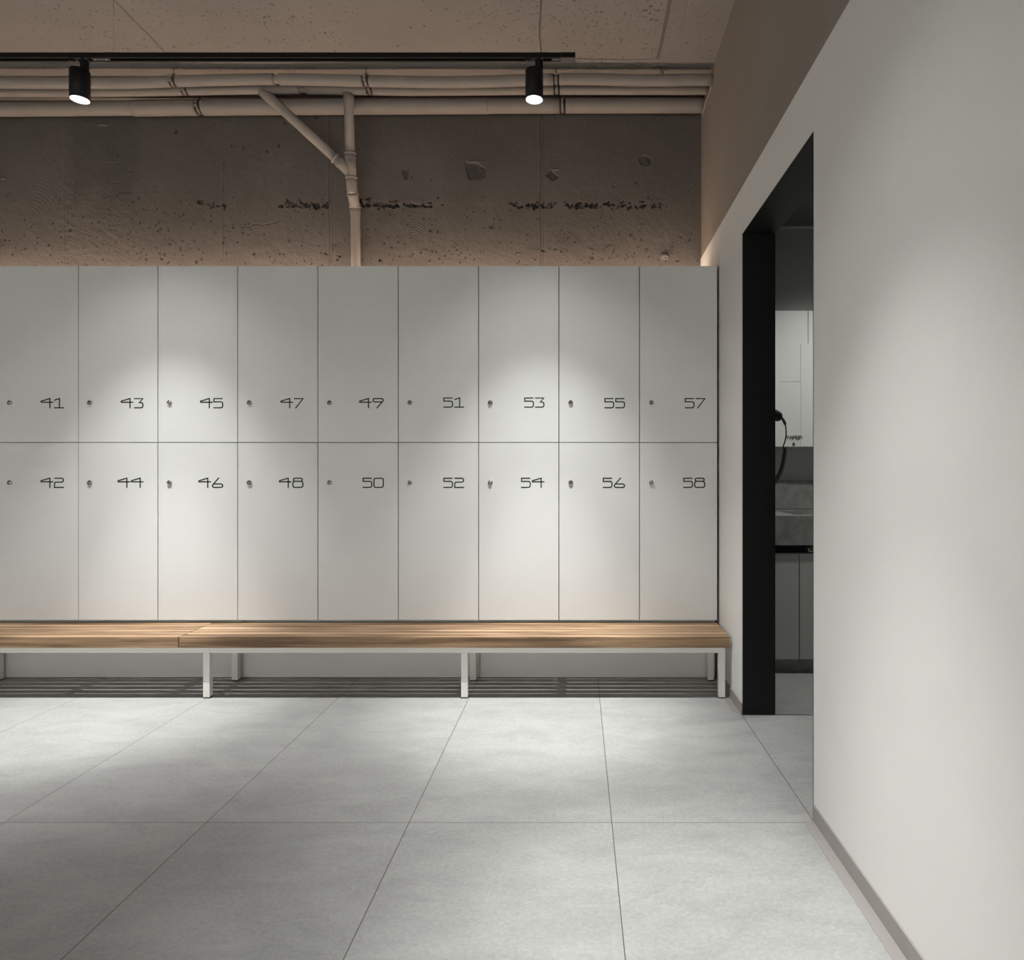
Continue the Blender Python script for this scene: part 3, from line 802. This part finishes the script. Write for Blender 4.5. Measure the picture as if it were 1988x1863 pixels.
def pipe_run(Yp, rad, nodes, segs, clamps, lab, end_px):
    """nodes: centre line in photo pixels; segs: (px from, px to, radius); every length is a part with its socket"""
    path = smooth_path([px(x, y, Yp) for x, y in nodes])
    k = thing('drain_pipe', path[-1], lab, 'pipe', 'painted drain pipes under the ceiling')
    o3 = Vector(path[-1])
    X = lambda x: (x - CX) * Yp / F
    cuts = []
    for a, c, r in segs:
        st = a
        for x in sorted(x for x in clamps if a < x < c):
            cuts.append((st, x - 5.5, r)); st = x + 6.0
        cuts.append((st, c, r))
    for a, c, r in cuts:
        pp = [p - o3 for p in cut(path, X(a), X(c))]
        MB().tube(pp, r, 28).build('pipe_length', M['pipe'], k)
    for x in clamps:
        pp = [p - o3 for p in cut(path, X(x - 9), X(x + 9))]
        MB().tube(pp, rad * 0.86, 24).build('pipe_core', M['pipe_dark'], k)
        c = cut(path, X(x), X(x) + 0.001)[0] - o3
        cl = clamp_mb(c, rad * 0.86).build('pipe_clamp', M['zinc'], k)
        top = CEIL + 0.012 - o3.z
        MB().tube([(c.x, c.y, c.z + rad), (c.x, c.y, top)], 0.0032, 10).lathe([(0.008, rad + 0.001), (0.008, rad + 0.012), (0.0005, rad + 0.012)], (c.x, c.y, c.z), (0, 0, 1), 6).build('threaded_rod', M['zinc'], cl)
    return path
p1 = pipe_run(3.572, 0.0275, [(-420, 159), (-200, 162), (0, 161), (130, 161.5), (250, 161), (340, 158), (500, 154), (620, 155), (700, 157), (850, 159.5), (950, 158), (1075, 154), (1150, 154), (1250, 156), (1383, 155)],
         [(-420, 532, 0.0275), (526, 552, 0.0205), (543, 1383, 0.0285)], (337, 711, 1079.5, -130), 'upper front drain pipe under the ceiling, nearest of the three', 1383)
p2 = pipe_run(3.685, 0.0275, [(-420, 176), (-200, 177), (0, 177.5), (130, 178), (250, 176.5), (340, 175), (480, 172.5), (580, 172), (700, 173.5), (800, 175), (950, 174), (1050, 173), (1375, 173)],
         [(-420, 582, 0.0275), (575, 604, 0.0205), (596, 1375, 0.0280)], (360, 718, 1081, -120), 'middle drain pipe under the ceiling, between the other two', 1375)
p3 = pipe_run(3.820, 0.040, [(-420, 214), (0, 212), (130, 211), (258, 210), (390, 208.5), (620, 207), (800, 206), (945, 205.5), (1090, 205), (1366, 204.5)],
         [(-420, 268, 0.0385), (258, 948, 0.0425), (942, 1366, 0.0405)], (388, 1092, -90), 'thick lower drain pipe against the concrete wall', 1366)

# drop pipe with a Y branch
S0 = px(691, 516, 3.858)
k = thing('branch_drain_pipe', (S0.x, S0.y, 0), 'painted drain pipe dropping in a Y branch behind the lockers', 'pipe')
off = Vector((S0.x, S0.y, 0))
q = lambda x, y, Y: px(x, y, Y) - off
def ring(mb, a, c, r, t=0.006):
    """socket bead round the pipe at a, along a->c"""
    ax = (c - a).normalized()
    mb.lathe([(r, -t), (r + 0.0035, -t * 0.7), (r + 0.0045, 0), (r + 0.0035, t * 0.7), (r, t)], a, ax, 28)
R = 0.0262
a0, a1 = q(676.7, 183.5, 3.690), q(679.2, 298, 3.745)
MB().tube([a0, a0 + (a1 - a0) * 0.10, a0 + (a1 - a0) * 0.12, a1], [R + 0.002, R + 0.002, R, R], 28).build('upper_pipe', M['pipe'], k)
w0, w1 = q(679.2, 296, 3.745), q(682.2, 345, 3.768)
b0, b1 = q(650.5, 306.5, 3.732), q(681, 337, 3.766)
wy = MB().tube([w0, w1], R + 0.0022, 28)
wy.tube([b0, b1], R + 0.0022, 28)
ring(wy, w0 + (w1 - w0) * 0.03, w1, R + 0.0022); ring(wy, w0 + (w1 - w0) * 0.22, w1, R + 0.0006, 0.003); ring(wy, b0 + (b1 - b0) * 0.02, b1, R + 0.0022)
ring(wy, b0 + (b1 - b0) * 0.32, b1, R + 0.0006, 0.003)
wy.build('branch_fitting', M['pipe'], k)
d0 = q(517, 184, 3.690)
dd = (b0 - d0)
MB().tube([d0 - dd * 0.06, d0, d0 + dd * 0.12, d0 + dd * 0.14, b0 + dd * 0.02], [R + 0.002, R + 0.002, R + 0.002, R, R], 28).build('branch_pipe', M['pipe'], k)
e0, e1, e2 = w1, q(683, 362, 3.776), q(684.8, 376, 3.790)
bd = MB().tube(smooth_path([e0, e1, e2, ], 0.012), R + 0.0022, 28)
ring(bd, e0, e1, R + 0.0022); ring(bd, q(682.6, 354, 3.773), e1, R + 0.0008, 0.004)
bd.build('bend', M['pipe'], k)
g0, g1, g2 = e2, q(686.8, 388, 3.815), q(689.3, 402, 3.845)
bd = MB().tube(smooth_path([g0, g1, g2], 0.010), R + 0.0022, 28)
ring(bd, g0, g1, R + 0.0022); ring(bd, g0 + (g1 - g0) * 0.12, g1, R + 0.003, 0.004)
bd.build('bend', M['pipe'], k)
h0, h1, h2 = g2, q(690, 414, 3.853), q(690.2, 420, 3.855)
lp = MB().tube([h0, h1, h2, Vector((0, 0, S0.z)), Vector((0, 0, 1.2))], [R + 0.0022, R + 0.0022, R, R, R], 28)
ring(lp, h0, h1, R + 0.0022)
lp.build('lower_pipe', M['pipe'], k)

# bits fixed to the concrete
a = px(688, 240, YB - 0.035); c = px(695, 252, YB + 0.01)
tag(MB().tube([px(687, 239, 3.86), px(695, 252, 3.80)], 0.0032, 10).tube([px(687, 239, 3.86), (px(687, 239, 3.86).x, YB + 0.01, px(687, 239, 3.86).z)], 0.0032, 10).build('steel_pin', M['zinc']),
    'small bent steel pin sticking out of the concrete beside the drop pipe', 'pin')

# cables on the ceiling
def ceil_pt(x, y, dz=0.004):
    H = CEIL - dz - CH
    Y = F * H / (CY - y)
    return px(x, y, Y)
def cable(pts, r, name, lab, m='cable'):
    return tag(MB().tube(smooth_path(pts, 0.03), r, 10).build(name, M[m]), lab, 'cable')
z1 = px(1283, 141, 3.555)
cable([ceil_pt(1306, -60), ceil_pt(1298, 0), ceil_pt(1289, 50), ceil_pt(1280, 92), ceil_pt(1275, 114), px(1276.5, 122, 3.57), px(1281, 134, 3.56), px(1284.5, 146, 3.545)], 0.0028, 'ceiling_cable',
      'left one of two thin cables running along the ceiling near the white wall')
cable([ceil_pt(1310, -60), ceil_pt(1302, 0), ceil_pt(1292.5, 50), ceil_pt(1283.5, 92), ceil_pt(1278, 114), px(1280, 122, 3.575), px(1285, 134, 3.565), px(1288, 145, 3.55)], 0.0028, 'ceiling_cable',
      'right one of two thin cables running along the ceiling near the white wall')
cl = [(-260, 121), (0, 121), (60, 121.8), (200, 121), (345, 120.5), (520, 118.5), (700, 117.5), (900, 116), (1117, 114.3), (1155, 114.6), (1215, 115.4), (1255, 115.2), (1268, 114), (1274, 111), (1277, 104)]
cable([ceil_pt(x, y, 0.003) for x, y in cl], 0.0022, 'ceiling_cable', 'thin cable fixed across the ceiling behind the black track')
rr = [(1382.5, 129, 3.57), (1384.3, 137, 3.56), (1383.5, 152, 3.562), (1381, 170, 3.60), (1375, 187, 3.67), (1370.5, 197, 3.74), (1367.5, 212, 3.79), (1363, 226, 3.86)]
cable([Vector((UX - 0.003, y3, CH + (CY - yy) * y3 / F)) for _, yy, y3 in rr], 0.0045, 'wall_cable', 'pale cable curving down the wall past the ends of the pipes', 'palecable')

# ------------------------------------------------------------------ washroom seen through the doorway
struct(MB().box(WT, WRX, WRY1, WRY1 + 0.1, 0, WRC).build('wall_washroom_back', M['greywall']), 'grey back wall of the washroom', 'wall')
struct(MB().box(WRX, WRX + 0.1, WRY0, WRY1 + 0.1, 0, WRC).build('wall_washroom_right', M['greywall']), 'grey far side wall of the washroom', 'wall')
struct(MB().box(WT, WRX, WRY0 - 0.1, WRY0, 0, WRC).build('wall_washroom_front', M['greywall']), 'grey near wall of the washroom', 'wall')
struct(MB().box(WT, WRX, WRY0, WRY1 + 0.05, WRC, WRC + 0.1).build('ceiling_washroom', M['darkwall']), 'dark washroom ceiling', 'ceiling')
struct(MB().box(WT, WRX, WRY1 - 0.012, WRY1, WRC - 0.010, WRC).build('trim_2', M['cabinet']), 'thin pale bead between washroom wall and ceiling', 'trim')
struct(MB().box(WX + 0.06, WT, YB + 0.02, WRY1 + 0.1, 0, WRC).build('wall_washroom_left', M['greywall']), 'grey wall of the washroom beside the hair dryer', 'wall')

# mirror cabinet: the room it reflects is built as white panels, PAPER mark
CF = 3.900
k = thing('wall_cabinet', (1.2, CF, 1.182), 'mirror cabinet marked PAPER above the washbasin, its reflection built as white panels', 'cabinet')
lx = lambda x: (x - CX) * CF / F - 1.2
lz = lambda y: CH + (CY - y) * CF / F - 1.182
MB().box(lx(1440), lx(1800), 0.010, WRY1 - CF - 0.001, 0, lz(603)).build('body', M['cabinet'], k, 0.001)
MB().box(lx(1440), lx(1568.3), 0.0, 0.010, lz(741) + 0.001, lz(603)).build('door', M['cabinet'], k, 0.0008)
MB().box(lx(1569.5), lx(1800), 0.0, 0.010, lz(741) + 0.001, lz(603)).build('door', M['cabinet'], k, 0.0008)
MB().box(lx(1440), lx(1800), 0.0, 0.010, 0, lz(741) - 0.001).build('lower_panel', M['cabinet'], k, 0.0008)
MB().box(lx(1440), lx(1511), -0.004, 0.0, 0.0, lz(667)).build('reflection_panel', M['cabinet'], k, 0.0008)
rp = MB().box(lx(1554), lx(1700), -0.004, 0.0, 0.0, lz(667)).build('reflection_panel', M['cabinet'], k, 0.0008)
LET = {'P': (.95, [[(.05, 0), (.05, .94), (.72, .94), (.88, .86), (.90, .72), (.88, .55), (.72, .46), (.05, .46)]]),
       'A': (1.05, [[(0, 0), (.52, .96), (1.05, 0)], [(.25, .33), (.80, .33)]]),
       'E': (.88, [[(.88, .94), (.05, .94), (.05, .05), (.88, .05)], [(.05, .5), (.84, .5)]]),
       'R': (1.0, [[(.05, 0), (.05, .94), (.72, .94), (.88, .86), (.90, .72), (.88, .55), (.72, .46), (.05, .46)], [(.55, .46), (.95, 0)]])}
lh = (852.6 - 845.6) * CF / F
mb = MB(); x = 0.0
tw = sum(LET[c][0] for c in 'PAPER') + 4 * 0.06
wsx = (1556.9 - 1525.2) * CF / F / tw
for c in 'PAPER':
    for path in LET[c][1]:
        mb.ribbon([(lx(1525.2) + (x + p[0]) * wsx, lz(852.6) + p[1] * lh) for p in path], 0.0031, -0.0046, -0.0041)
    x += LET[c][0] + 0.06
ac = lx(1540.8)
mb.ribbon([(ac, lz(857)), (ac, lz(864))], 0.0034, -0.0046, -0.0041)
mb.ribbon([(ac - 0.0085, lz(860.6)), (ac, lz(864.2)), (ac + 0.0085, lz(860.6))], 0.0034, -0.0046, -0.0041)
mb.build('lettering', M['ink'], k)

# washbasin block on a vanity unit
S = 380.0
k = thing('washbasin', (1.4, 3.472, 0.662), 'dark grey cast concrete washbasin counter in the washroom', 'washbasin')
wb0, wb1 = WT + 0.002 - 1.4, WRX - 0.3 - 1.4
bs = MB()
bs.box(wb0, wb1, 0, 0.06, 0, 0.154); bs.box(wb0, wb1, 0.50, WRY1 - 3.472 - 0.002, 0, 0.154); bs.box(wb0, -0.27, 0.06, 0.50, 0, 0.154); bs.box(0.5, wb1, 0.06, 0.50, 0, 0.154)
bs.box(-0.27, 0.5, 0.06, 0.50, 0, 0.05)
bs.build('basin_block', M['cast'], k, 0.003)
MB().box(-0.25, 0.48, 0.515, 0.535, 0.154, 0.158).build('slot_grille', M['steel'], k)
tag(MB().box(WT + 0.002, 2.3, WRY1 - 0.022, WRY1 - 0.002, 0.818, 0.988).build('backsplash', M['cast']), 'low concrete backsplash along the wall behind the washbasin', 'backsplash')
k = thing('vanity_cabinet', (1.4, 3.490, 0.0), 'grey vanity cabinet with flat doors below the washbasin', 'cabinet')
MB().box(wb0, wb1, 0.020, 0.5, 0.0745, 0.619).build('carcass', M['vanity'], k)
dxs = [wb0, 1.1396 - 1.4, 1.1396 - 1.4 + 0.45, wb1]
for a, c in zip(dxs[:-1], dxs[1:]):
    MB().box(a + 0.0022, c - 0.0022, 0.0, 0.018, 0.0765, 0.617).build('door', M['vanity'], k, 0.001)
MB().box(wb0, wb1, 0.047, 0.48, 0.0, 0.0745).build('plinth', M['cast'], k)
MB().box(wb0, wb1, 0.03, 0.5, 0.619, 0.6615).build('recess_shade_rail', M['black'], k)  # black colour stands for the shade in the recess under the basin
k = thing('drain_fitting', (1.198, 3.5195, 0.640), 'small chrome fitting in the dark gap below the washbasin', 'fitting')
fm = MB().lathe([(0.019, 0.0), (0.019, 0.004), (0.013, 0.006), (0.012, 0.020), (0.015, 0.022), (0.015, 0.034), (0.009, 0.036), (0.0004, 0.036)], (0, 0, 0), (0, -1, 0), 28)
fm.build('knob', M['chrome'], k)

# wall-mounted hair dryer with a coiled lead
HY = 3.30
h1 = px(1504, 806, HY)
k = thing('hair_dryer', (WT, HY, 1.30), 'black hair dryer with coiled lead on the washroom wall beside the black jamb', 'hair dryer')
ho = Vector((WT, HY, 1.30))
hp = lambda x, y, Y=HY: px(x, y, Y) - ho
MB().box(0.0, 0.05, -0.05, 0.05, -0.13, 0.02).build('wall_holder', M['black_gloss'], k, 0.008)
hb = MB()
c0 = Vector((0.045, 0, 0.045)); c1 = hp(1517.5, 811.5)
ax = (c1 - c0).normalized(); ln = (c1 - c0).length
hb.lathe([(0.001, 0), (0.024, 0.002), (0.026, 0.02), (0.027, 0.05), (0.026, ln - 0.030), (0.023, ln - 0.012), (0.014, ln - 0.002), (0.0005, ln)], c0, ax, 28)
hb.build('handle', M['black_gloss'], k)
st = MB().tube(smooth_path([hp(1515, 808), hp(1519, 813), hp(1522.5, 818.5), hp(1524.5, 824)], 0.004), [0.0085] * 0 or 0.0065, 14)
st.build('strain_relief', M['foot'], k)
sw = MB().box(-0.006, 0.006, -0.006, 0.006, -0.003, 0.003)
ld_ = MB().tube(smooth_path([hp(1524.3, 822), hp(1525.8, 833), hp(1526, 846), hp(1523.5, 858), hp(1520.5, 866), hp(1521, 870)], 0.006), 0.0032, 12)
cl = smooth_path([hp(1524, 868), hp(1523.6, 878), hp(1522, 890), hp(1519.5, 902), hp(1515.5, 915), hp(1509.5, 927), hp(1502, 937), hp(1492, 945), hp(1480, 946), hp(1468, 938)], 0.004)
tot = [0.0]
for a, c in zip(cl[:-1], cl[1:]): tot.append(tot[-1] + (c - a).length)
hel = []
turns = tot[-1] / 0.0075; n = int(turns * 14)
for i in range(n + 1):
    s = tot[-1] * i / n
    j = max(0, min(len(cl) - 2, int(np.searchsorted(tot, s)) - 1))
    t = (s - tot[j]) / max(tot[j + 1] - tot[j], 1e-9)
    p = cl[j].lerp(cl[j + 1], t); T = (cl[j + 1] - cl[j]).normalized()
    u = T.cross(Vector((0, 1, 0))).normalized(); w_ = T.cross(u)
    an = 2 * math.pi * turns * i / n
    hel.append(p + (u * math.cos(an) + w_ * math.sin(an)) * 0.0085)
ld_.tube(hel, 0.0027, 7)
ld_.build('coiled_lead', M['foot'], k)

# downlight added out of view to light the washroom
k = thing('downlight', (1.5, 3.12, WRC), 'added downlight in the washroom ceiling, outside the view', 'light')
MB().lathe([(0.05, -0.004), (0.04, -0.004), (0.036, 0.0), (0.05, 0.0), (0.05, -0.004)], (0, 0, 0), (0, 0, 1), 32).build('trim_ring', M['black'], k)
ldt = bpy.data.lights.new('downlight', 'SPOT'); ldt.energy = ROOM_W; ldt.color = (1.0, 1.0, 0.95)
ldt.spot_size = math.radians(112); ldt.spot_blend = 1.0; ldt.shadow_soft_size = 0.03
lo = bpy.data.objects.new('beam', ldt); COL.objects.link(lo); lo.parent = k; lo.location = (0, 0, -0.006); lo.rotation_euler = (math.radians(14), 0, 0)
